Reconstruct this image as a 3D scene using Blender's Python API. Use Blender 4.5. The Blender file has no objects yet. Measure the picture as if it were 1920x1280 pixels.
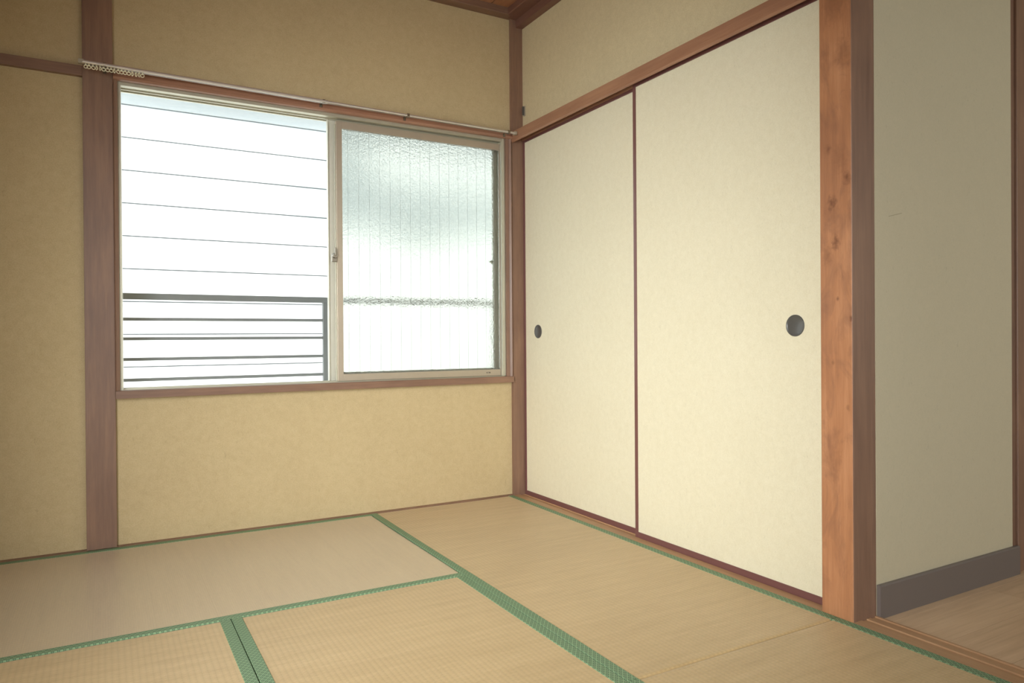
import bpy, bmesh, math, random
from mathutils import Vector, Matrix
random.seed(7)
D = bpy.data
SC = bpy.context.scene
COL = SC.collection

# ------------------------------------------------------------------ camera
F_PX, YAW, PITCH, ROLL = 1345.4, .516994, -.00432840, -.00716061
CAM = Vector((-1.81104, -3.18005, .8))
fw = Vector((math.sin(YAW)*math.cos(PITCH), math.cos(YAW)*math.cos(PITCH), math.sin(PITCH)))
rt = Vector((math.cos(YAW), -math.sin(YAW), 0))
up = rt.cross(fw)
r2 = rt*math.cos(ROLL) + up*math.sin(ROLL)
u2 = -rt*math.sin(ROLL) + up*math.cos(ROLL)
cd = D.cameras.new('camera'); cam = D.objects.new('camera', cd); COL.objects.link(cam)
cd.sensor_width = 36; cd.lens = F_PX*36/1920; cd.clip_start = .02; cd.clip_end = 200
M = Matrix((r2, u2, -fw)).transposed().to_4x4(); M.translation = CAM
cam.matrix_world = M
SC.camera = cam

# ------------------------------------------------------------------ light
SC.view_settings.view_transform = 'Standard'
SC.view_settings.look = 'None'
SC.view_settings.gamma = 1
SC.view_settings.use_curve_mapping = False
SC.view_settings.exposure = 0
w = D.worlds.new('sky'); SC.world = w; w.use_nodes = True
bg = w.node_tree.nodes['Background']
bg.inputs[0].default_value = (.82, .95, 1.0, 1); bg.inputs[1].default_value = 2.25

def sun(name, direction, strength, col, ang=.5):
    l = D.lights.new(name, 'SUN'); l.energy = strength; l.color = col; l.angle = math.radians(ang)
    o = D.objects.new(name, l); COL.objects.link(o)
    o.rotation_euler = Vector(direction).to_track_quat('-Z', 'Y').to_euler()
    return o
SUN_DIR = Vector((.80, .60, -.50))
sun('sun', SUN_DIR, 7.2, (1, .97, .92), 5.0)

def area(name, loc, direction, sx, sy, power, col, spread=180):
    l = D.lights.new(name, 'AREA'); l.shape = 'RECTANGLE'; l.size = sx; l.size_y = sy
    l.energy = power; l.color = col; l.spread = math.radians(spread)
    o = D.objects.new(name, l); COL.objects.link(o)
    o.location = loc
    o.rotation_euler = Vector(direction).to_track_quat('-Z', 'Z').to_euler()
    return o
# daylight entering by the balcony door of the left wall (outside the frame)
area('balcony_daylight', (-2.60, -2.35, .95), (1, .92, -.29), 1.6, 1.6, 46, (.98, 1, .975), 88)
# added fill behind the camera, raises the ambient light
area('rear_fill', (-1.0, -3.68, 1.25), (0, 1, -.1), 1.8, 1.3, 4, (.97, 1, .98))
# fill added to brighten the next room, no source known there
area('next_room_fill', (1.6, -4.85, 1.3), (0, 1, -.05), 1.8, 1.5, 35, (.96, 1, .98))

# ------------------------------------------------------------------ helpers
def link(name, me, mat=None, parent=None, label=None, cat=None, group=None, kind=None, loc=None):
    o = D.objects.new(name, me); COL.objects.link(o)
    if mat is not None:
        for m in (mat if isinstance(mat, (list, tuple)) else [mat]): me.materials.append(m)
    if parent: o.parent = parent
    if label: o['label'] = label
    if cat: o['category'] = cat
    if group: o['group'] = group
    if kind: o['kind'] = kind
    if loc: o.location = loc
    return o
def empty(name, loc, label=None, cat=None, group=None, kind=None):
    return link(name, None, None, None, label, cat, group, kind, loc)
def finish(bm, name, smooth=False):
    me = D.meshes.new(name)
    bmesh.ops.recalc_face_normals(bm, faces=bm.faces)
    bm.to_mesh(me); bm.free()
    if smooth:
        for p in me.polygons: p.use_smooth = True
    return me
def bbox(bm, x0, x1, y0, y1, z0, z1, bev=0, org=(0, 0, 0)):
    """a box given in world coordinates, stored relative to org"""
    ox, oy, oz = org
    vs = [bm.verts.new((x-ox, y-oy, z-oz)) for x in (x0, x1) for y in (y0, y1) for z in (z0, z1)]
    fs = [(0,1,3,2),(4,6,7,5),(0,4,5,1),(2,3,7,6),(0,2,6,4),(1,5,7,3)]
    faces = [bm.faces.new([vs[i] for i in f]) for f in fs]
    if bev:
        es = set(e for f in faces for e in f.edges)
        bmesh.ops.bevel(bm, geom=list(es), offset=bev, segments=2, profile=.6, affect='EDGES')
def box(name, x0, x1, y0, y1, z0, z1, mat, bev=0, org=(0, 0, 0), **k):
    bm = bmesh.new(); bbox(bm, x0, x1, y0, y1, z0, z1, bev, org)
    return link(name, finish(bm, name), mat, **k)
def boxes(name, lst, mat, bev=0, org=(0, 0, 0), **k):
    bm = bmesh.new()
    for b in lst: bbox(bm, *b, bev, org)
    return link(name, finish(bm, name), mat, **k)
def prism(bm, prof, axis, a0, a1, org=(0, 0, 0)):
    """extrude a closed 2D profile along axis; profile gives the two other coordinates in order"""
    rings = []
    for a in (a0, a1):
        ring = []
        for p, q in prof:
            c = {'x': (a, p, q), 'y': (p, a, q), 'z': (p, q, a)}[axis]
            ring.append(bm.verts.new((c[0]-org[0], c[1]-org[1], c[2]-org[2])))
        rings.append(ring)
    n = len(prof)
    bm.faces.new(rings[0]); bm.faces.new(rings[1])
    for i in range(n):
        bm.faces.new((rings[0][i], rings[0][(i+1) % n], rings[1][(i+1) % n], rings[1][i]))
def extr(name, prof, axis, a0, a1, mat, org=(0, 0, 0), **k):
    bm = bmesh.new(); prism(bm, prof, axis, a0, a1, org)
    return link(name, finish(bm, name), mat, **k)
def cyl(bm, p0, p1, r, seg=10):
    p0, p1 = Vector(p0), Vector(p1); d = p1-p0
    m = Matrix.Translation((p0+p1)/2) @ d.to_track_quat('Z', 'Y').to_matrix().to_4x4()
    bmesh.ops.create_cone(bm, cap_ends=True, segments=seg, radius1=r, radius2=r, depth=d.length, matrix=m)
def lathe(bm, prof, seg=48, mtx=Matrix()):
    """(r, h) profile turned around local Z"""
    rings = []
    for r, h in prof:
        if r < 1e-6: rings.append([bm.verts.new(mtx @ Vector((0, 0, h)))]); continue
        rings.append([bm.verts.new(mtx @ Vector((r*math.cos(2*math.pi*i/seg), r*math.sin(2*math.pi*i/seg), h))) for i in range(seg)])
    for a, b in zip(rings, rings[1:]):
        for i in range(seg):
            j = (i+1) % seg
            if len(a) == 1 and len(b) == 1: continue
            if len(a) == 1: bm.faces.new((a[0], b[i], b[j]))
            elif len(b) == 1: bm.faces.new((a[i], a[j], b[0]))
            else: bm.faces.new((a[i], a[j], b[j], b[i]))

# ------------------------------------------------------------------ materials
class NT:
    def __init__(s, name):
        s.m = D.materials.new(name); s.m.use_nodes = True; s.t = s.m.node_tree
        s.p = s.t.nodes['Principled BSDF']; s.out = s.t.nodes['Material Output']
    def n(s, typ, **kw):
        nd = s.t.nodes.new(typ)
        for k, v in kw.items():
            if k.startswith('i_'):
                key = k[2:]; key = int(key) if key.isdigit() else key
                s.set(nd.inputs[key], v)
            else: setattr(nd, k, v)
        return nd
    def set(s, inp, v):
        if isinstance(v, bpy.types.NodeSocket): s.t.links.new(v, inp)
        else: inp.default_value = v
    def math(s, op, a, b=None, c=None, clamp=False):
        nd = s.n('ShaderNodeMath', operation=op, use_clamp=clamp)
        s.set(nd.inputs[0], a)
        if b is not None: s.set(nd.inputs[1], b)
        if c is not None: s.set(nd.inputs[2], c)
        return nd.outputs[0]
    def coord(s, scale=(1, 1, 1), rot=(0, 0, 0), kind='Object'):
        tc = s.n('ShaderNodeTexCoord'); mp = s.n('ShaderNodeMapping')
        s.t.links.new(tc.outputs[kind], mp.inputs[0])
        mp.inputs['Scale'].default_value = scale; mp.inputs['Rotation'].default_value = rot
        return mp.outputs[0]
    def noise(s, vec, scale, detail=3, rough=.55, dist=0):
        nd = s.n('ShaderNodeTexNoise'); s.set(nd.inputs['Vector'], vec)
        nd.inputs['Scale'].default_value = scale; nd.inputs['Detail'].default_value = detail
        nd.inputs['Roughness'].default_value = rough; nd.inputs['Distortion'].default_value = dist
        return nd.outputs[0]
    def ramp(s, fac, stops):
        nd = s.n('ShaderNodeValToRGB'); s.set(nd.inputs[0], fac)
        e = nd.color_ramp.elements
        while len(e) < len(stops): e.new(.5)
        for el, (p, c) in zip(e, stops): el.position = p; el.color = (*c, 1)
        return nd.outputs[0]
    def mix(s, fac, a, b, mode='MIX'):
        nd = s.n('ShaderNodeMix', data_type='RGBA', blend_type=mode)
        s.set(nd.inputs[0], fac)
        for i, v in ((6, a), (7, b)):
            s.set(nd.inputs[i], v if isinstance(v, bpy.types.NodeSocket) else (*v, 1))
        return nd.outputs[2]
    def sep(s, vec):
        nd = s.n('ShaderNodeSeparateXYZ'); s.set(nd.inputs[0], vec); return nd.outputs
    def bump(s, h, strength=.3, dist=.001, normal=None):
        nd = s.n('ShaderNodeBump'); s.set(nd.inputs['Height'], h)
        nd.inputs['Strength'].default_value = strength; nd.inputs['Distance'].default_value = dist
        if normal is not None: s.set(nd.inputs['Normal'], normal)
        return nd.outputs[0]
    def base(s, c, rough=.5, normal=None, spec=.5, metal=0):
        s.set(s.p.inputs['Base Color'], c if isinstance(c, bpy.types.NodeSocket) else (*c, 1))
        s.set(s.p.inputs['Roughness'], rough)
        s.p.inputs['Specular IOR Level'].default_value = spec
        s.p.inputs['Metallic'].default_value = metal
        if normal is not None: s.set(s.p.inputs['Normal'], normal)
        return s.m

def wood(name, dark, mid, light, axis='z', rough=.42, grain=60, knots=(), spec=.5, blotch=1.0, mott=0):
    t = NT(name)
    st = {'x': (.06, 1, 1), 'y': (1, .06, 1), 'z': (1, 1, .06)}[axis]
    st2 = {'x': (.25, 1, 1), 'y': (1, .25, 1), 'z': (1, 1, .25)}[axis]
    g = t.noise(t.coord(st), grain, 5, .6, .4)
    g2 = t.noise(t.coord(st), grain*4.5, 3, .6)
    b = t.noise(t.coord(st2), 7*blotch, 4, .6, .6)
    f = t.math('ADD', t.math('MULTIPLY', g, .38), t.math('ADD', t.math('MULTIPLY', g2, .14), t.math('MULTIPLY', b, .48)))
    c = t.ramp(f, [(.34, dark), (.5, mid), (.64, light)])
    if mott:
        q = t.noise(t.coord((1, 1, .45)), 16, 4, .6, 1.2)
        c = t.mix(t.math('MULTIPLY', t.math('SUBTRACT', q, .47, clamp=True), mott*6, clamp=True), c, (dark[0]*.82, dark[1]*.85, dark[2]*.95))
    if knots:
        o = t.sep(t.coord())
        for (ky, kz, kr, stren) in knots:      # knots on a face spanned by Y and Z
            dy = t.math('SUBTRACT', o[1], ky); dz = t.math('MULTIPLY', t.math('SUBTRACT', o[2], kz), .62)
            nn = t.math('MULTIPLY', t.math('SUBTRACT', t.noise(t.coord(), 90, 3), .5), kr*1.6)
            d = t.math('ADD', t.math('SQRT', t.math('ADD', t.math('MULTIPLY', dy, dy), t.math('MULTIPLY', dz, dz))), nn)
            k = t.math('SUBTRACT', 1.0, t.math('DIVIDE', d, kr), clamp=True)
            c = t.mix(t.math('MULTIPLY', k, stren, clamp=True), c, (dark[0]*.55, dark[1]*.5, dark[2]*.5))
    n = t.bump(f, .12, .001)
    return t.base(c, t.math('ADD', t.math('MULTIPLY', g, .18), rough-.08), n, spec)

M_WOOD_D = wood('stained_wood_dark', (.165, .092, .064), (.215, .122, .082), (.27, .155, .10), 'z')
M_WOOD_X = wood('stained_wood_beam_x', (.165, .092, .064), (.215, .122, .082), (.27, .155, .10), 'x')
M_WOOD_H = wood('stained_wood_window_head', (.25, .125, .082), (.30, .155, .10), (.36, .19, .12), 'x', .3)
M_WOOD_Y = wood('stained_wood_beam_y', (.25, .12, .07), (.31, .155, .09), (.38, .20, .115), 'y')
M_WOOD_YD = wood('stained_wood_trim_y', (.15, .072, .052), (.19, .093, .066), (.23, .115, .08), 'y')
M_WOOD_P = wood('stained_wood_post', (.33, .145, .072), (.44, .20, .095), (.56, .275, .14), 'z', .40, 50,
    knots=((-1.8613, 1.0651, .015, 1.0), (-1.8499, 1.181, .017, .95), (-1.8977, 1.2428, .015, .9), (-1.8387, 1.3355, .012, .7),
           (-1.9095, .8484, .007, 1.0), (-1.8672, .906, .006, .8), (-1.8507, .7236, .006, .8), (-1.8973, .5977, .007, .6),
           (-1.834, 1.03, .022, .5), (-1.872, 1.30, .03, .35), (-1.845, 1.155, .03, .4), (-1.86, 1.75, .045, .4), (-1.89, 1.60, .035, .4), (-1.85, .45, .03, .3)), mott=.5)
M_WOOD_SILL = wood('pale_wood_track', (.34, .19, .10), (.42, .245, .13), (.50, .30, .165), 'y', .4, 70)
M_CEIL = wood('cedar_ceiling_board', (.30, .135, .07), (.38, .18, .095), (.45, .23, .12), 'y', .5, 40)

def wallpaper(name, c0, c1, sc=320, bs=.35, scuff=None):
    t = NT(name)
    co = t.coord()
    a = t.noise(co, sc, 4, .7); b = t.noise(co, 40, 3, .6); d = t.noise(co, 3.0, 2)
    fleck = t.noise(t.coord((1, 1, .35)), 150, 2, .5, 1.5)
    f = t.math('ADD', t.math('MULTIPLY', a, .6), t.math('ADD', t.math('MULTIPLY', b, .25), t.math('MULTIPLY', d, .15)))
    c = t.ramp(f, [(.38, c0), (.60, c1)])
    fk = t.math('MULTIPLY', t.math('SUBTRACT', fleck, .64, clamp=True), 3.0, clamp=True)
    c = t.mix(fk, c, tuple(v*.72 for v in c0))
    if scuff:
        x0, z0, x1, z1 = scuff; o = t.sep(t.coord())
        u = t.math('DIVIDE', t.math('SUBTRACT', o[0], x0), x1-x0)
        d = t.math('ABSOLUTE', t.math('SUBTRACT', o[2], t.math('ADD', z0, t.math('MULTIPLY', u, z1-z0))))
        on = t.math('MULTIPLY', t.math('GREATER_THAN', u, 0), t.math('LESS_THAN', u, 1))
        c = t.mix(t.math('MULTIPLY', t.math('MULTIPLY', on, t.math('LESS_THAN', d, .0012)), .45), c, (.2, .17, .1))
    return t.base(c, .85, t.bump(f, bs, .0012), .25)
M_WALL = wallpaper('beige_wallpaper', (.455, .355, .20), (.545, .435, .255))
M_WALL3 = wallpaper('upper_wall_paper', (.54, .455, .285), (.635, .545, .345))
M_WALL2 = wallpaper('next_room_wallpaper', (.50, .45, .325), (.53, .475, .345), 200, .08, (.168, 1.1455, .232, 1.160))
M_FUSUMA = wallpaper('fusuma_washi_paper', (.665, .61, .445), (.73, .68, .515), 300, .18)

M_LACQ = NT('dark_red_lacquer'); M_LACQ = M_LACQ.base((.16, .068, .062), .33)
M_BASEB = NT('dark_brown_baseboard').base((.15, .125, .115), .42)
M_ALU = None
def alu(name, c, rough=.38, metal=.55):
    t = NT(name)
    n = t.noise(t.coord((1, 1, 1)), 25, 2)
    cc = t.mix(n, tuple(v*.93 for v in c), tuple(min(1, v*1.05) for v in c))
    return t.base(cc, rough, None, .5, metal)
M_ALU = alu('champagne_aluminium', (.52, .45, .36))
M_ALU_D = alu('weathered_aluminium_track', (.55, .53, .43))
M_SASH2 = alu('glare_lightened_sash', (.66, .64, .55), .4, .15)  # lightened to paint in the light scattered through the glass
M_RAILM = alu('railing_metal', (.21, .225, .225), .5, .2)
M_CURT = alu('curtain_rail_steel', (.74, .70, .65), .26, .7)
M_CAP = NT('rail_end_cap_plastic').base((.36, .31, .23), .5)
M_RUN = NT('runner_plastic').base((.80, .75, .55), .4)
M_CHROME = alu('lock_metal', (.30, .27, .22), .25, .8)
M_BLACK = NT('black_plastic_cup').base((.085, .082, .075), .30)
M_RUBBER = NT('glazing_gasket').base((.22, .22, .19), .6)

def make_glass(name, scale, rough, bump, dist, tint=(.745, .76, .73)):
    t = NT(name)
    co = t.coord()
    h = t.noise(co, scale, 1.5, .5, .3)
    n = t.bump(h, bump, dist)
    t.base(tint, rough, n, .5)
    t.p.inputs['Transmission Weight'].default_value = 1; t.p.inputs['IOR'].default_value = 1.45
    return t.m
M_GLASS = make_glass('wired_pebble_glass', 150, .015, 1.0, .0011)
M_GLASS2 = make_glass('wired_pebble_glass_outer', 150, .015, .8, .0008)
M_WIRE = NT('wire_in_glass').base((.20, .22, .21), .4)

def tatami(name, along, gloss=.47, spec=.5, bmp=.55, pale=0):
    """woven rush; 'along' is the axis the rushes run along"""
    t = NT(name)
    o = t.sep(t.coord())
    u, v = (o[0], o[1]) if along == 'x' else (o[1], o[0])       # u along the rush, v across
    jit = t.math('MULTIPLY', t.math('SUBTRACT', t.noise(t.coord(), 60, 2), .5), .0022)
    uu = t.math('DIVIDE', t.math('ADD', u, jit), .0145)          # warp threads
    vv = t.math('DIVIDE', t.math('ADD', v, jit), .0062)
    row = t.math('FLOOR', vv)
    par = t.math('MULTIPLY', t.math('MODULO', t.math('ABSOLUTE', row), 2.0), .5)
    fu = t.math('FRACT', t.math('ADD', uu, 100.0)); fu2 = t.math('FRACT', t.math('ADD', t.math('ADD', uu, par), 100.0))
    fv = t.math('FRACT', t.math('ADD', vv, 100.0))
    pu = t.math('PINGPONG', t.math('MULTIPLY', fu, 1.0), .5); pu2 = t.math('PINGPONG', fu2, .5); pv = t.math('PINGPONG', fv, .5)
    su = t.math('POWER', t.math('MULTIPLY', pu, 2.0), .45)
    sv = t.math('POWER', t.math('MULTIPLY', pv, 2.0), .6)
    hump = t.math('MULTIPLY', su, t.math('ADD', t.math('MULTIPLY', sv, .6), .4))
    hump = t.math('ADD', t.math('MULTIPLY', hump, .75), t.math('MULTIPLY', t.math('MULTIPLY', pu2, sv), .5))
    st = (.08, 1, 1) if along == 'x' else (1, .08, 1)
    straw = t.noise(t.coord(st), 420, 3, .7)
    big = t.noise(t.coord(), 2.4, 3, .6); mid = t.noise(t.coord(st), 45, 3, .6)
    f = t.math('ADD', t.math('MULTIPLY', straw, .45), t.math('ADD', t.math('MULTIPLY', big, .2), t.math('MULTIPLY', mid, .35)))
    c = t.ramp(f, [(.32, (.46, .315, .145)), (.5, (.57, .405, .195)), (.68, (.67, .49, .255))])
    c = t.mix(t.math('MULTIPLY', t.math('SUBTRACT', 1.0, hump, clamp=True), .42), c, (.30, .205, .095))
    c = t.mix(pale, c, (.52, .46, .36))  # greys the rush to paint in window light on the far mat
    # long creases every thirty centimetres or so, where rushes are joined
    cr = t.math('PINGPONG', t.math('FRACT', t.math('ADD', t.math('MULTIPLY', v, 6.3), t.math('ADD', t.math('MULTIPLY', big, .05), 50))), .5)
    cr = t.math('SUBTRACT', 1.0, t.math('MULTIPLY', cr, 90.0), clamp=True)
    c = t.mix(t.math('MULTIPLY', cr, .16), c, (.30, .20, .10))
    nrm = t.bump(t.math('ADD', hump, t.math('MULTIPLY', straw, .25)), bmp, .0009)
    t.base(c, gloss, nrm, spec)
    t.p.inputs['Sheen Weight'].default_value = .12
    return t.m
M_TAT_X = tatami('tatami_rush_across', 'x')
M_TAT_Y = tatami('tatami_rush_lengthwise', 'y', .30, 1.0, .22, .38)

def heri(name, bright, dark, green):
    t = NT(name)
    o = t.sep(t.coord())
    x = t.math('DIVIDE', o[0], .0135); y = t.math('DIVIDE', o[1], .0175)
    a = t.math('ADD', t.math('ADD', x, y), 200.0); b = t.math('ADD', t.math('SUBTRACT', x, y), 400.0)
    pa = t.math('PINGPONG', a, .5); pb = t.math('PINGPONG', b, .5)
    mn = t.math('MINIMUM', pa, pb)                     # 0 on the lattice lines
    line = t.math('LESS_THAN', mn, .10)
    ring = t.math('MULTIPLY', t.math('GREATER_THAN', mn, .17), t.math('LESS_THAN', mn, .31))
    dot = t.math('GREATER_THAN', mn, .40)
    c = t.mix(ring, green, dark)
    c = t.mix(line, c, bright)
    c = t.mix(t.math('MULTIPLY', dot, .6), c, bright)
    nz = t.noise(t.coord(), 900, 2)
    c = t.mix(t.math('MULTIPLY', nz, .25), c, green)
    return t.base(c, .55, t.bump(t.math('ADD', mn, t.math('MULTIPLY', nz, .4)), .2, .0004), .4)
M_HERI = heri('green_brocade_border', (.245, .365, .21), (.065, .12, .07), (.165, .265, .145))
M_STRAW = NT('mat_core_straw').base((.35, .27, .14), .9)

def plank_mat():
    t = NT('light_oak_flooring')
    g = t.noise(t.coord((.05, 1, 1)), 70, 5, .6, .3); b = t.noise(t.coord((.3, 1, 1)), 5, 3)
    f = t.math('ADD', t.math('MULTIPLY', g, .55), t.math('MULTIPLY', b, .45))
    oi = t.n('ShaderNodeObjectInfo')
    f = t.math('ADD', f, t.math('MULTIPLY', t.math('SUBTRACT', oi.outputs['Random'], .5), .14))
    c = t.ramp(f, [(.35, (.49, .335, .21)), (.5, (.58, .405, .26)), (.65, (.65, .47, .31))])
    return t.base(c, .45, t.bump(g, .06, .001), .5)
M_PLANK = plank_mat()

def siding():
    t = NT('white_embossed_siding')
    g = t.noise(t.coord((.12, 1, 1)), 26, 4, .65, .8); g2 = t.noise(t.coord((.25, 1, 1)), 60, 2)
    f = t.math('ADD', t.math('MULTIPLY', g, .7), t.math('MULTIPLY', g2, .3))
    c = t.ramp(f, [(.4, (.84, .86, .86)), (.6, (.89, .90, .89))])
    return t.base(c, .7, t.bump(f, .6, .006), .3)
M_SIDE = siding()
M_ROOF = NT('grey_roof_sheet').base((.25, .27, .28), .6)
M_EXT = NT('exterior_mortar').base((.55, .53, .48), .85)
M_GROUND = NT('gravel_ground').base((.38, .36, .33), .95)
M_STICK = NT('maker_sticker').base((.16, .13, .10), .4)
M_STICK2 = NT('sticker_print').base((.75, .68, .55), .4)

# ================================================================== STRUCTURE
CZ = 2.462                     # ceiling board underside
PL = .018                      # plaster of the window wall
WX0, WX1, WZ0, WZ1 = -1.773, .002, .577, 1.849     # wall opening
S = dict(kind='structure')
XL = -2.72                     # left wall
YF = -3.75                     # wall behind the camera

box('floor', XL-.15, .0, YF-.15, .16, -.25, -.056, M_STRAW, label='floor deck under the tatami mats', **S)
boxes('wall_back', [(XL-.12, WX0-.102, PL, .11, -.1, 2.6), (WX0-.102, 0.004, PL, .11, -.1, WZ0+.012), (WX0-.102, 0.004, PL, .11, WZ1-.01, 2.6),
      (WX0-.102, WX0-.03, PL+.004, .11, WZ0, WZ1)], M_WALL, label='beige textured wall around the window', **S)
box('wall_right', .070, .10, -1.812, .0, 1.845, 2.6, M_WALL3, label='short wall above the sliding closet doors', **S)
boxes('wall_left', [(XL-.12, XL, YF, -3.1, -.1, 2.6), (XL-.12, XL, -1.4, .02, -.1, 2.6), (XL-.12, XL, -3.1, -1.4, 1.95, 2.6)],
      M_WALL, label='left wall with the balcony door opening', **S)
boxes('wall_front', [(XL-.12, 3.2, YF-.12, YF, 1.98, 2.6), (XL-.12, -2.0, YF-.12, YF, -.1, 1.98), (0.0, .2, YF-.12, YF, -.1, 1.98)],
      M_WALL, label='wall behind the viewpoint', **S)
# closet body behind the sliding doors
boxes('wall_closet', [(.106, .86, .0, .1, -.1, 2.6), (.86, .9, -1.9, .1, -.1, 2.6)], M_WALL2, label='inside walls of the closet', **S)
# next room
boxes('wall_next_room', [(.103, .845, -1.912, -1.80, -.05, 2.62)], M_WALL2, label='plain greenish beige wall of the next room', **S)
boxes('wall_next_room_side', [(3.2, 3.3, -5.0, -1.8, -.05, 2.6), (1.0, 3.2, -1.905, -1.8, 2.0, 2.62), (1.8, 3.2, -1.905, -1.8, -.05, 2.0)], M_WALL2,
      label='far walls of the next room beyond the door frame', **S)
boxes('wall_next_room_rear', [(.1, .6, -5.02, -4.92, -.05, 2.6), (2.6, 3.3, -5.02, -4.92, -.05, 2.6), (.6, 2.6, -5.02, -4.92, 2.1, 2.6)], M_WALL2,
      label='rear wall of the next room', **S)
boxes('wall_next_room_left', [(.0, .1, -5.02, YF-.12, -.05, 2.6)], M_WALL2, label='side wall of the next room', **S)

# ceilings
ce = empty('ceiling', (0, 0, CZ), 'cedar board ceiling with dark joints', None, None, 'structure')
box('ceiling_deck', XL-.1, .1, YF-.1, .1, CZ+.012, CZ+.06, M_WOOD_D, org=(0, 0, CZ), parent=ce)
xs = -.152
bw = .43
x1 = .0
xe = [.02, -.125]
while xe[-1] > XL: xe.append(xe[-1]-bw)
for i in range(len(xe)-1):
    box('ceiling_board', xe[i+1]+.003, xe[i]-.003, YF, .06, CZ, CZ+.012, M_CEIL, .0015, org=(0, 0, CZ), parent=ce)
box('ceiling_next_room', .0, 3.3, -5.0, -1.80, 2.52, 2.6, M_WALL2, label='pale ceiling of the next room', **S)
M_SUN_SCREEN = NT('sun_screen_paper').base((.78, .76, .70), .8)
def sun_screen(name, b, across, label):  # unseen panel added to shut the sun out of an opening
    x0, x1, y0, y1, z0, z1 = b
    d = empty(name, ((x0+x1)/2, (y0+y1)/2, z0), label, None, None, 'structure'); c = tuple(d.location)
    box('paper_pane', x0, x1, y0, y1, z0, z1, M_SUN_SCREEN, 0, c, parent=d)
    n = 4
    for i in range(n+1):
        if across == 'y': q = y0+(y1-y0-.03)*i/n; box('frame_stile', x0-.01, x1+.01, q, q+.03, z0, z1, M_WOOD_D, .001, c, parent=d)
        else: q = x0+(x1-x0-.03)*i/n; box('frame_stile', q, q+.03, y0-.01, y1+.01, z0, z1, M_WOOD_D, .001, c, parent=d)
sun_screen('sun_screen_4', (XL-.06, XL-.04, -3.1, -1.4, 0, 1.95), 'y', 'unseen paper screen added to keep sun out of the balcony opening')
sun_screen('sun_screen_5', (-2.0, 0, YF-.07, YF-.05, 0, 1.98), 'x', 'unseen paper screen added to keep sun out behind the viewpoint')
sun_screen('sun_screen_6', (.6, 2.6, -4.99, -4.97, 0, 2.1), 'x', 'unseen paper screen added to keep sun out of the next room')
box('roof_slab', XL-.5, 3.6, -5.2, .35, 2.64, 2.75, M_ROOF, label='flat roof deck over the rooms, out of view', **S)
box('wall_outer', XL-.3, 3.4, .111, .118, -3, WZ0-.02, M_EXT, label='outside rendering below the window', **S)

# ceiling trim (mawari-buchi)
extr('trim_1', [(-.036, 2.430), (-.033, 2.427), (.03, 2.427), (.03, 2.463), (-.036, 2.463)], 'x', XL, .06, M_WOOD_X, label='dark wooden ceiling moulding on the window wall', **S)
extr('trim_2', [(.08, 2.386), (.032, 2.386), (.030, 2.424), (-.030, 2.428), (-.033, 2.431), (-.033, 2.463), (.08, 2.463)], 'y', -1.811, -.0, M_WOOD_YD, label='dark wooden ceiling moulding above the closet', **S)

# pillars and beams
PW = dict(kind='structure')
box('trim_3', WX0-.102, WX0, 0, .10, -.05, 2.43, M_WOOD_D, .002, label='dark brown pillar left of the window', **PW)
box('trim_4', .003, .105, .0, .10, -.05, 2.43, M_WOOD_D, .002, label='dark brown corner pillar between window and closet', **PW)
po = box('trim_5', .0, .103, -1.912, -1.810, -.05, 2.6, [M_WOOD_P, M_WOOD_D], .003, label='reddish brown post with knots at the end of the closet, its doorway side darker', **PW)
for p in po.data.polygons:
    if p.normal.y < -.7: p.material_index = 1  # doorway-facing side takes the darker wood colour
# rail at lintel height left of the left pillar
box('trim_6', XL, WX0-.102, -.003, .03, 1.848-.039, 1.848, M_WOOD_X, .0015, label='dark horizontal rail left of the pillar', **PW)
# kamoi over the closet doors
extr('trim_7', [(0, 1.849), (0, 1.803), (.005, 1.797), (.010, 1.797), (.026, 1.824), (.040, 1.824), (.040, 1.838), (.0632, 1.838), (.0632, 1.812), (.0672, 1.812),
                (.0672, 1.838), (.090, 1.838), (.090, 1.80), (.10, 1.80), (.10, 1.849)], 'y', -1.811, .0, M_WOOD_Y, label='wooden lintel with door tracks above the closet doors', **PW)
# shikii under the closet doors
extr('trim_8', [(0, -.05), (0, .0), (.040, .0), (.0425, -.003), (.0615, -.003), (.0625, .0), (.0665, .0), (.0675, -.003), (.088, -.003), (.09, .0), (.10, .0), (.10, -.05)],
     'y', -1.811, .0, M_WOOD_SILL, label='pale wooden threshold under the closet doors', **PW)
# sill of the open doorway
extr('trim_9', [(0, -.05), (0, .0), (.036, .0), (.038, -.0035), (.056, -.0035), (.058, .0), (.074, .0), (.076, -.0035), (.094, -.0035), (.096, .0), (.103, .0), (.106, -.003), (.106, -.05)],
     'y', YF, -1.9115, M_WOOD_SILL, label='grooved pale wooden sill of the open doorway', **PW)
box('trim_10', .0, .103, YF, -1.9125, 1.80, 1.85, M_WOOD_Y, .002, label='lintel above the open doorway, out of view', **PW)
box('wall_over_doorway', .03, .09, YF, -1.9125, 1.85, 2.6, M_WALL, label='wall above the open doorway, out of view', **S)
# tatami-yose on the window wall
extr('trim_11', [(0, -.05), (0, .0015), (PL+.004, .0045), (PL+.004, -.05)], 'x', XL, .0, M_WOOD_X, label='thin brown strip between tatami and window wall', **PW)
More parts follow.
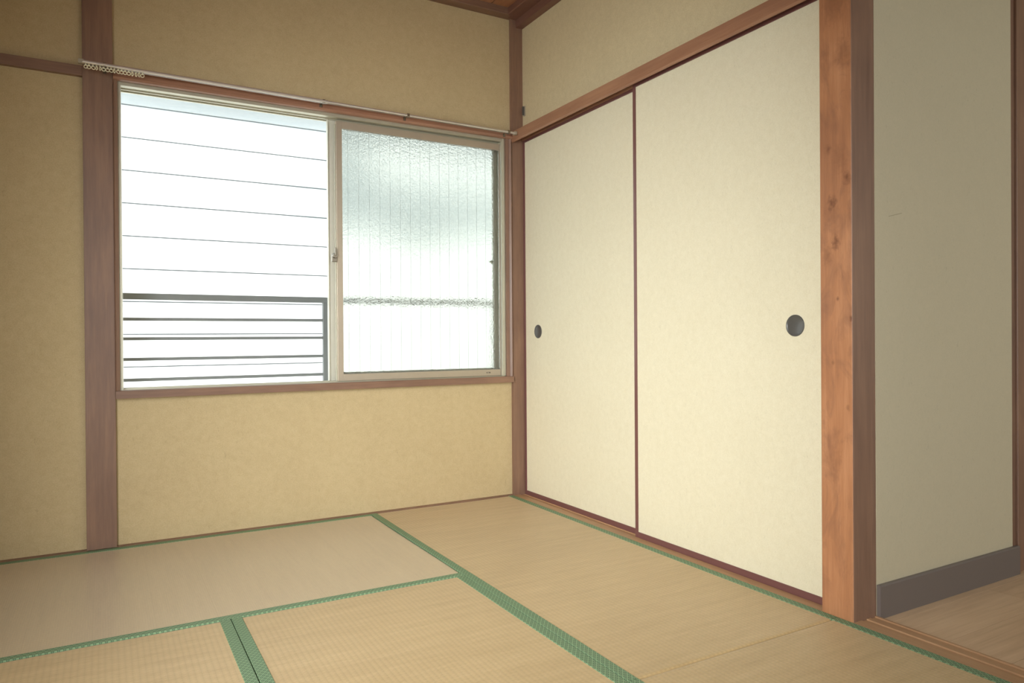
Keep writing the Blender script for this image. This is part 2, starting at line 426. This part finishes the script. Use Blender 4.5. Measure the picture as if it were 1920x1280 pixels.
# next room baseboard
extr('baseboard_right', [(-1.912, -.02), (-1.924, -.02), (-1.924, .084), (-1.921, .088), (-1.912, .088)], 'x', .104, .868, M_BASEB,
     label='dark brown baseboard of the next room', **S)
boxes('trim_12', [(.842, .886, -1.903, -1.82, -.02, 2.05), (.886, 1.0, -1.911, -1.82, -.02, 2.05), (.9, 1.9, -1.903, -1.82, 2.0, 2.05)],
      M_WOOD_D, .002, label='dark brown door frame in the next room', **PW)
box('door_3', .985, 1.82, -1.87, -1.845, -.005, 2.0, M_WOOD_D, .002, label='closed dark door in the next room, out of view', **S)

# next room floor of boards along X
fl = empty('floor_next_room', (0, 0, -.007), 'light wooden plank floor of the next room', None, None, 'structure')
box('subfloor', .105, 3.25, -5.0, -1.8, -.08, -.018, M_BASEB, org=(0, 0, -.007), parent=fl)
y = -1.80; row = 0; seam = [1.31, .62, 1.9, .95, 1.55, .4, 1.2]
while y > -4.9:
    xa = .108
    s0 = seam[row % 7]
    for xb in (s0, s0+1.82, 3.25):
        xb = min(xb, 3.25)
        if xb - xa < .02: continue
        box('floor_plank', xa+.0004, xb-.0004, y-.151, y-.0006, -.018, -.007, M_PLANK, .0006, org=(0, 0, -.007), parent=fl)
        xa = xb
    y -= .152; row += 1

# ================================================================== WINDOW
win = empty('window_1', (-.88, .02, WZ0), 'aluminium sliding window in a wooden casing, left half open', None, None, 'structure')
WO = (-.88, .02, WZ0)
# wooden casing
extr('casing_head', [(-.017, 1.822), (-.013, 1.814), (-.004, 1.811), (.022, 1.815), (.10, 1.815), (.10, 1.849), (-.013, 1.849), (-.016, 1.826)], 'x', WX0, 0, M_WOOD_H, WO, parent=win,
     label='reddish wooden window head')
extr('casing_sill', [(-.014, .577), (.10, .577), (.10, .600), (.02, .604), (-.010, .6085), (-.014, .606)], 'x', WX0, .0, M_WOOD_X, WO, parent=win, label='reddish wooden window sill')
extr('casing_jamb', [(WX0, -.006), (WX0+.003, -.009), (WX0+.015, -.003), (WX0+.015, .1), (WX0, .1)], 'z', .604, 1.814, M_WOOD_D, WO, parent=win)
extr('casing_jamb', [(.0, -.006), (-.006, -.009), (-.017, -.002), (-.019, -.006), (-.033, -.002), (-.035, .1), (0, .1)], 'z', .604, 1.814, M_WOOD_D, WO, parent=win)
# aluminium outer frame
AX0, AX1 = WX0+.015, -.035
extr('frame_head', [(.012, 1.8135), (.012, 1.800), (.020, 1.798), (.022, 1.802), (.056, 1.802), (.056, 1.797), (.060, 1.797), (.060, 1.804), (.094, 1.804), (.094, 1.799), (.104, 1.799), (.104, 1.8135)],
     'x', AX0, AX1, M_ALU_D, WO, parent=win)
extr('frame_sill', [(.008, .6045), (.104, .598), (.104, .613), (.098, .613), (.096, .606), (.080, .606), (.079, .612), (.077, .612), (.076, .607), (.046, .607), (.0455, .613), (.0435, .613), (.043, .608), (.012, .609), (.008, .611)],
     'x', AX0, AX1, M_ALU_D, WO, parent=win)
extr('frame_jamb', [(AX0, .010), (AX0+.011, .010), (AX0+.013, .03), (AX0+.010, .04), (AX0+.013, .06), (AX0+.013, .104), (AX0, .104)], 'z', .605, 1.8135, M_ALU_D, WO, parent=win)
extr('frame_jamb', [(AX1, .008), (AX1-.008, .008), (AX1-.009, .013), (AX1-.015, .014), (AX1-.017, .022), (AX1-.008, .024), (AX1-.008, .104), (AX1, .104)], 'z', .605, 1.8135, M_ALU_D, WO, parent=win)

def sash(name, x0, x1, y0, y1, z0, z1, sl, sr, rt_, rb_, glass, label, wires, M_ALU=M_ALU):
    c = ((x0+x1)/2, (y0+y1)/2, z0)
    s = empty(name, (c[0]-WO[0], c[1]-WO[1], c[2]-WO[2]), label); s.parent = win
    box('stile', x0, x0+sl, y0, y1, z0, z1, M_ALU, .0015, c, parent=s)
    box('stile', x1-sr, x1, y0, y1, z0, z1, M_ALU, .0015, c, parent=s)
    box('top_rail', x0+sl, x1-sr, y0+.002, y1-.002, z1-rt_, z1, M_ALU, .0015, c, parent=s)
    box('bottom_rail', x0+sl, x1-sr, y0+.002, y1-.002, z0, z0+rb_, M_ALU, .0015, c, parent=s)
    gx0, gx1, gz0, gz1 = x0+sl, x1-sr, z0+rb_, z1-rt_
    boxes('gasket', [(gx0, gx1, y0+.008, y1-.008, gz0, gz0+.0015), (gx0, gx1, y0+.008, y1-.008, gz1-.0015, gz1),
                     (gx0, gx0+.0015, y0+.008, y1-.008, gz0, gz1), (gx1-.0015, gx1, y0+.008, y1-.008, gz0, gz1)], M_RUBBER, org=c, parent=s)
    ym = (y0+y1)/2
    box('glass_pane', gx0+.0016, gx1-.0016, ym-.002, ym+.002, gz0+.0016, gz1-.0016, glass, org=c, parent=s)
    if wires:
        k = 0; wx = gx0+.028
        while wx < gx1-.01:
            bm = bmesh.new(); cyl(bm, (wx-c[0], ym-.0026-c[1], gz0+.002-c[2]), (wx-c[0], ym-.0026-c[1], gz1-.002-c[2]), .00045, 6)
            link('glass_wire', finish(bm, 'glass_wire'), M_WIRE, s)
            wx += .0505
    return s, c
si, ci = sash('sash', -.893, -.0375, .028, .050, .6115, 1.789, .027, .0165, .0315, .0315, M_GLASS, 'inner sash on the right with pebbled wire glass', True)
so, co_ = sash('sash', -.922, -.0455, .066, .088, .6125, 1.800, .044, .0235, .035, .036, M_GLASS2, 'outer sash slid behind the inner one', False, M_SASH2)
# step mouldings on the meeting stiles
box('stile_lip', -.8985, -.893, .034, .047, .6125, 1.775, M_ALU_D, .001, ci, parent=si)
boxes('stile_groove', [(-.9225, -.918, .060, .067, .614, 1.79), (-.886, -.8795, .0605, .067, .614, 1.79)], M_ALU_D, .0008, co_, parent=so)
# crescent lock on the meeting stile
bm = bmesh.new()
bbox(bm, -.918, -.8945, .020, .034, 1.150, 1.186, .002, WO)
bmc = bmesh.ops.create_cone(bm, cap_ends=True, segments=20, radius1=.013, radius2=.010, depth=.012, matrix=Matrix.Translation((-.905-WO[0], .016-WO[1], 1.178-WO[2])) @ Matrix.Rotation(math.pi/2, 4, 'X'))
bbox(bm, -.9085, -.9015, .004, .014, 1.176, 1.212, .002, WO)
link('crescent_lock', finish(bm, 'crescent_lock'), M_CHROME, win, 'small metal crescent lock')
# pull knob on the outer sash, seen through the glass
bm = bmesh.new(); bbox(bm, -.072, -.040, .090, .097, 1.186, 1.204, .002, co_); bbox(bm, -.083, -.070, .088, .095, 1.191, 1.199, .002, co_)
link('finger_pull', finish(bm, 'finger_pull'), M_ALU_D, so)
# maker's sticker on the bottom rail of the inner sash
st = boxes('sticker', [(-.135, -.113, .0285, .0295, .6245, .6315)], M_STICK, org=ci, parent=si, label='small brown maker sticker')
boxes('sticker_print', [(-.1305, -.1255, .0281, .0286, .6268, .6292), (-.1243, -.1205, .0281, .0286, .6262, .6276)], M_STICK2, org=ci, parent=si)

# ================================================================== CLOSET DOORS (fusuma)
def fusuma(name, xf, ya, yb, hy, label):
    """front face at x=xf, from y=ya (near) to y=yb (far)"""
    z0, z1 = -.002, 1.832
    th = .019; c = (xf, (ya+yb)/2, 0)
    f = empty(name, c, label, None, None, 'structure')
    fs = .0175
    box('paper_panel', xf+.0015, xf+th-.0015, ya+.006, yb-.006, z0+.012, z1-.012, M_FUSUMA, org=c, parent=f)
    for nm, b in (('frame_stile', (ya, ya+fs, z0, z1)), ('frame_stile', (yb-fs, yb, z0, z1)),
                  ('frame_rail', (ya+fs, yb-fs, z0, .0215)), ('frame_rail', (ya+fs, yb-fs, 1.8, z1))):
        box(nm, xf-.001, xf+th, b[0], b[1], b[2], b[3], M_LACQ, .0015, c, parent=f)
    bm = bmesh.new()
    mt = Matrix.Translation((xf+.0015-c[0], hy-c[1], .8333)) @ Matrix.Rotation(-math.pi/2, 4, 'Y')
    lathe(bm, [(.0335, -.001), (.0335, .0022), (.0322, .0028), (.0305, .0024), (.0292, .0009), (.0285, .0006), (0, .0006)], 56, mt)
    link('handle', finish(bm, 'handle', True), M_BLACK, f, 'round black recessed finger pull')
    return f
fusuma('door_1', .0435, -1.809, -.9135, -1.6865, 'nearer cream paper closet door sliding in front')
fusuma('door_2', .0685, -.935, -.001, -.1365, 'farther cream paper closet door beside the corner pillar')

# ================================================================== TATAMI
def mat_obj(x0, x1, y0, y1, heri_sides, rush, label, wob=0):
    cx, cy = (x0+x1)/2, (y0+y1)/2
    t = empty('tatami_mat', (cx, cy, -.055), label, 'tatami mat', 'tatami mats on the floor')
    g = .0006
    box('mat_core', x0+g, x1-g, y0+g, y1-g, -.055, -.006, M_STRAW, org=(cx, cy, -.055), parent=t)
    # rush cover: a grid with rounded edges and slight unevenness
    bm = bmesh.new(); nx, ny = 40, 60
    hw = .0295
    a0 = x0+g + (hw-.002 if 'w' in heri_sides else 0); a1 = x1-g - (hw-.002 if 'e' in heri_sides else 0)
    b0 = y0+g + (hw-.002 if 's' in heri_sides else 0); b1 = y1-g - (hw-.002 if 'n' in heri_sides else 0)
    vs = {}
    for i in range(nx+1):
        for j in range(ny+1):
            fx, fy = i/nx, j/ny
            # denser rows next to the borders of the mat
            fx = .5-.5*math.cos(math.pi*fx); fy = .5-.5*math.cos(math.pi*fy)
            x = a0+(a1-a0)*fx; y_ = b0+(b1-b0)*fy
            e = min(x-x0, x1-x, y_-y0, y1-y_)
            z = -.0045*max(0, 1-e/.006)**2 + .0007*math.sin(x*9.1+cy*3)*math.sin(y_*7.3+cx*5)
            vs[i, j] = bm.verts.new((x-cx, y_-cy, z+.055-.0012))
    for i in range(nx):
        for j in range(ny): bm.faces.new((vs[i, j], vs[i+1, j], vs[i+1, j+1], vs[i, j+1]))
    ring = [vs[i, 0] for i in range(nx+1)] + [vs[nx, j] for j in range(1, ny+1)] + [vs[i, ny] for i in range(nx-1, -1, -1)] + [vs[0, j] for j in range(ny-1, 0, -1)]
    low = [bm.verts.new((v.co.x, v.co.y, .048)) for v in ring]
    for k in range(len(ring)):
        kk = (k+1) % len(ring); bm.faces.new((ring[k], low[k], low[kk], ring[kk]))
    link('rush_cover', finish(bm, 'rush_cover', True), M_TAT_X if rush == 'x' else M_TAT_Y, t)
    for s in heri_sides:
        bm = bmesh.new(); hz = .0
        def wv(q): return wob*math.sin(q*4.2+1.0)
        n = 40
        if s in 'we':
            lo, hi = (x0+g, x0+hw) if s == 'w' else (x1-hw, x1-g)
            prof = [(lo, -.008), (lo, hz-.0012), (lo+.0012, hz), (hi-.0012, hz), (hi, hz-.0012), (hi, -.008)]
            rings = []
            for k in range(n+1):
                q = y0+g+(y1-y0-2*g)*k/n
                rings.append([bm.verts.new((p+wv(q)*(1 if s == 'w' and p > (lo+hi)/2 else (-1 if s == 'e' and p < (lo+hi)/2 else 0))-cx, q-cy, z+.055+.0004)) for p, z in prof])
        else:
            lo, hi = (y0+g, y0+hw) if s == 's' else (y1-hw, y1-g)
            prof = [(lo, -.008), (lo, hz-.0012), (lo+.0012, hz), (hi-.0012, hz), (hi, hz-.0012), (hi, -.008)]
            rings = []
            for k in range(n+1):
                q = x0+g+(x1-x0-2*g)*k/n
                rings.append([bm.verts.new((q-cx, p+wv(q)*(1 if s == 's' and p > (lo+hi)/2 else (-1 if s == 'n' and p < (lo+hi)/2 else 0))-cy, z+.055+.0004)) for p, z in prof])
        for r0, r1 in zip(rings, rings[1:]):
            for k in range(6): bm.faces.new((r0[k], r0[(k+1) % 6], r1[(k+1) % 6], r1[k]))
        bm.faces.new(rings[0]); bm.faces.new(rings[-1])
        link('border', finish(bm, 'border'), M_HERI, t)
    return t
mat_obj(-.7565, -.0005, -1.862, -.0005, 'we', 'x', 'tatami mat along the closet doors reaching the window corner', .0012)
mat_obj(-.7565, -.0005, -3.73, -1.863, 'we', 'x', 'nearer right tatami mat beside the grooved doorway sill')
mat_obj(-2.61, -.7575, -.986, -.0005, 'ns', 'y', 'tatami mat lying lengthwise under the window, window light painted into its colour', .0010)
mat_obj(-1.500, -.7575, -2.86, -.987, 'we', 'x', 'middle tatami mat between the two lengthwise green borders', .0010)
mat_obj(-2.245, -1.501, -2.86, -.987, 'we', 'x', 'tatami mat at the lower left, left of the bright green double border', .0010)
box('trim_13', XL, -2.612, YF, 0, -.06, -.001, M_WOOD_YD, label='board at the left wall, out of view', **S)
box('trim_14', -2.61, -2.2455, YF, -.987, -.06, -.001, M_WOOD_YD, label='board floor at the left, out of view', **S)
box('trim_15', -2.245, -.758, YF, -2.861, -.06, -.001, M_WOOD_YD, label='board floor behind the viewpoint, out of view', **S)

# ================================================================== CURTAIN RAIL
RL, RR = Vector((-1.885, -.060, 1.8435)), Vector((-.008, -.060, 1.8270))
rail = empty('curtain_rail', RL, 'slim metal curtain rail above the window with white runners at its left end', 'curtain rail')
def rp(x, dz=0, dy=0):
    t = (x-RL.x)/(RR.x-RL.x); p = RL.lerp(RR, t); return Vector((x-RL.x, dy, p.z-RL.z+dz))
def cprofile(bm, xa, xb, hw, hh, th):
    prof = [(-hw, hh), (hw, hh), (hw, -hh), (hw*.35, -hh), (hw*.35, -hh+th), (hw-th, -hh+th), (hw-th, hh-th), (-hw+th, hh-th), (-hw+th, -hh+th), (-hw*.35, -hh+th), (-hw*.35, -hh), (-hw, -hh)]
    prof += [(-hw-hh*.55*math.cos(a), hh*math.sin(a)) for a in [-1.35+2.7*k/8 for k in range(9)]]
    rings = [[bm.verts.new(rp(x, q, p)) for p, q in prof] for x in (xa, xb)]
    n = len(prof)
    for i in range(n): bm.faces.new((rings[0][i], rings[0][(i+1) % n], rings[1][(i+1) % n], rings[1][i]))
    bm.faces.new(rings[0]); bm.faces.new(rings[1])
bm = bmesh.new(); cprofile(bm, -1.872, -.955, .0085, .0062, .0012)
link('rail_track', finish(bm, 'rail_track'), M_CURT, rail)
bm = bmesh.new(); cprofile(bm, -.985, -.014, .0070, .0048, .0010)
link('rail_track', finish(bm, 'rail_track'), M_CURT, rail)
for xa, xb in ((-1.886, -1.868), (-.018, -.004)):
    bm = bmesh.new(); bbox(bm, xa-RL.x, xb-RL.x, -.010, .010, rp(xa).z-.008, rp(xa).z+.008, .0015)
    link('end_cap', finish(bm, 'end_cap'), M_CAP, rail)
for bx in (-1.80, -.972, -.582, -.05):
    z = rp(bx).z; yo = -RL.y-.0165
    bm = bmesh.new()
    bbox(bm, bx-.006-RL.x, bx+.006-RL.x, -.0105, .0105, z-.0075, z+.0075, .001)
    bbox(bm, bx-.005-RL.x, bx+.005-RL.x, .009, yo if bx > -1.77 else -RL.y, z+.001, z+.0035)
    bbox(bm, bx-.006-RL.x, bx+.006-RL.x, (yo if bx > -1.77 else -RL.y)-.0018, (yo if bx > -1.77 else -RL.y), z-.012, z+.0035)
    link('rail_bracket', finish(bm, 'rail_bracket'), M_CHROME, rail)
# runners bunched at the left end
bm = bmesh.new()
bmesh.ops.create_cone(bm, cap_ends=True, segments=10, radius1=.0028, radius2=.0028, depth=.007, matrix=Matrix.Translation((0, 0, -.0035)))
R_, r_ = .0060, .0017
vs = [[bm.verts.new(((R_+r_*math.cos(b))*math.cos(a), r_*math.sin(b), -.0105+(R_+r_*math.cos(b))*math.sin(a))) for b in [2*math.pi*k/8 for k in range(8)]] for a in [2*math.pi*k/18 for k in range(18)]]
for i in range(18):
    for k in range(8): bm.faces.new((vs[i][k], vs[(i+1) % 18][k], vs[(i+1) % 18][(k+1) % 8], vs[i][(k+1) % 8]))
me = finish(bm, 'runner', True); me.materials.append(M_RUN)
N = 17
for i in range(N):
    x = -1.862+i*(.190/(N-1))+random.uniform(-.001, .001)
    o = D.objects.new('runner', me); COL.objects.link(o); o.parent = rail
    o.location = rp(x, -.0055); o.rotation_euler = (0, random.uniform(-.12, .12), random.choice((0, .15, 1.0, -1.1, .4, -.3)))

# small hook latch on the wall above the lintel
hk = empty('wall_hook', (.07, -.02, 1.96), 'small dark metal hook on the wall right beside the corner pillar above the lintel', 'hook')
box('back_plate', .0655, .0700, -.030, -.012, 1.936, 1.986, M_CAP, .001, (.07, -.02, 1.96), parent=hk)
boxes('hook_arm', [(.0560, .0660, -.025, -.017, 1.939, 1.983)], M_BLACK, .001, (.07, -.02, 1.96), parent=hk)

# ================================================================== OUTSIDE
YR = .35
def railing(x0, x1, posts, label, bars=True):
    r = empty('window_railing', ((x0+x1)/2, YR, .6), label, 'railing'); c = ((x0+x1)/2, YR, .6)
    box('top_rail', x0, x1, YR-.012, YR+.012, .981, 1.0085, M_RAILM, .002, c, parent=r)
    for px in posts: box('post', px, px+.022, YR-.011, YR+.011, .50, .982, M_RAILM, .0015, c, parent=r)
    for z in (.8955, .810, .7205, .6305):
        box('rail_bar', x0+.002, x1-.002, YR-.007, YR+.007, z-.0068, z+.0068, M_RAILM, .001, c, parent=r)
    # arms back to the outer wall
    for px in posts: box('wall_arm', px+.003, px+.019, .108, YR-.010, .515, .535, M_RAILM, 0, c, parent=r)
    return r
railing(-1.95, -.853, (-1.95, -.875), 'grey metal railing outside the open half of the window')
r2_ = empty('guard_rail', (-.4, YR, .6), 'single grey rail seen blurred through the pebbled glass', 'railing')
box('top_rail', -.853, .10, YR-.010, YR+.010, .985, 1.006, M_RAILM, .002, (-.4, YR, .6), parent=r2_)
box('post', .08, .10, YR-.010, YR+.010, .50, .985, M_RAILM, .0015, (-.4, YR, .6), parent=r2_)
box('wall_arm', .083, .097, .108, YR-.009, .515, .535, M_RAILM, 0, (-.4, YR, .6), parent=r2_)

# neighbouring house with lap siding
YN = 4.0
nb = empty('neighbour_house', (0, YN, -3), 'white house close opposite with horizontal lap siding', 'building')
NO = (0, YN, -3)
box('wall_body', -7, 8, YN+.02, YN+5, -3, 3.19, M_ROOF, org=NO, parent=nb)
z = .576-.2896*12
k = 0
bm = bmesh.new()
prism(bm, [(YN-.001, .0), (YN+.0225, .0), (YN+.0225, .2796), (YN+.009, .2796)], 'x', -7, 8, (0, YN, 0))
sm = finish(bm, 'siding_board'); sm.materials.append(M_SIDE)
while z < 2.9:
    o = D.objects.new('siding_board', sm); COL.objects.link(o); o.parent = nb
    o.location = (0, 0, z+3); z += .2896
extr('eave', [(YN-.26, 3.08), (YN-.26, 3.24), (YN+5.3, 4.7), (YN+5.3, 4.54), (YN+.02, 3.2)], 'x', -7.3, 8.3, M_ROOF, NO, parent=nb)
box('ground', -30, 30, .12, 30, -3.1, -3, M_GROUND, label='gravel ground between the houses', **S)

# unseen panel cut to the shade outline, added to shade the siding opposite
d = 1.5/SUN_DIR.y
sh = [(-.50, 2.15), (.15, 2.60), (.30, 2.95), (.42, 2.95), (.50, 2.56), (.86, 2.42), (2.4, 2.44), (2.4, 2.02), (1.6, 1.96), (1.22, 1.78), (.86, 1.82), (.55, 1.96), (.15, 1.84)]
prof = [(x-SUN_DIR.x*d, z-SUN_DIR.z*d) for x, z in sh]
bm = bmesh.new(); prism(bm, prof, 'y', YN-1.5, YN-1.47, (0, YN, -3))
link('shade_panel', finish(bm, 'shade_panel'), M_ROOF, nb)
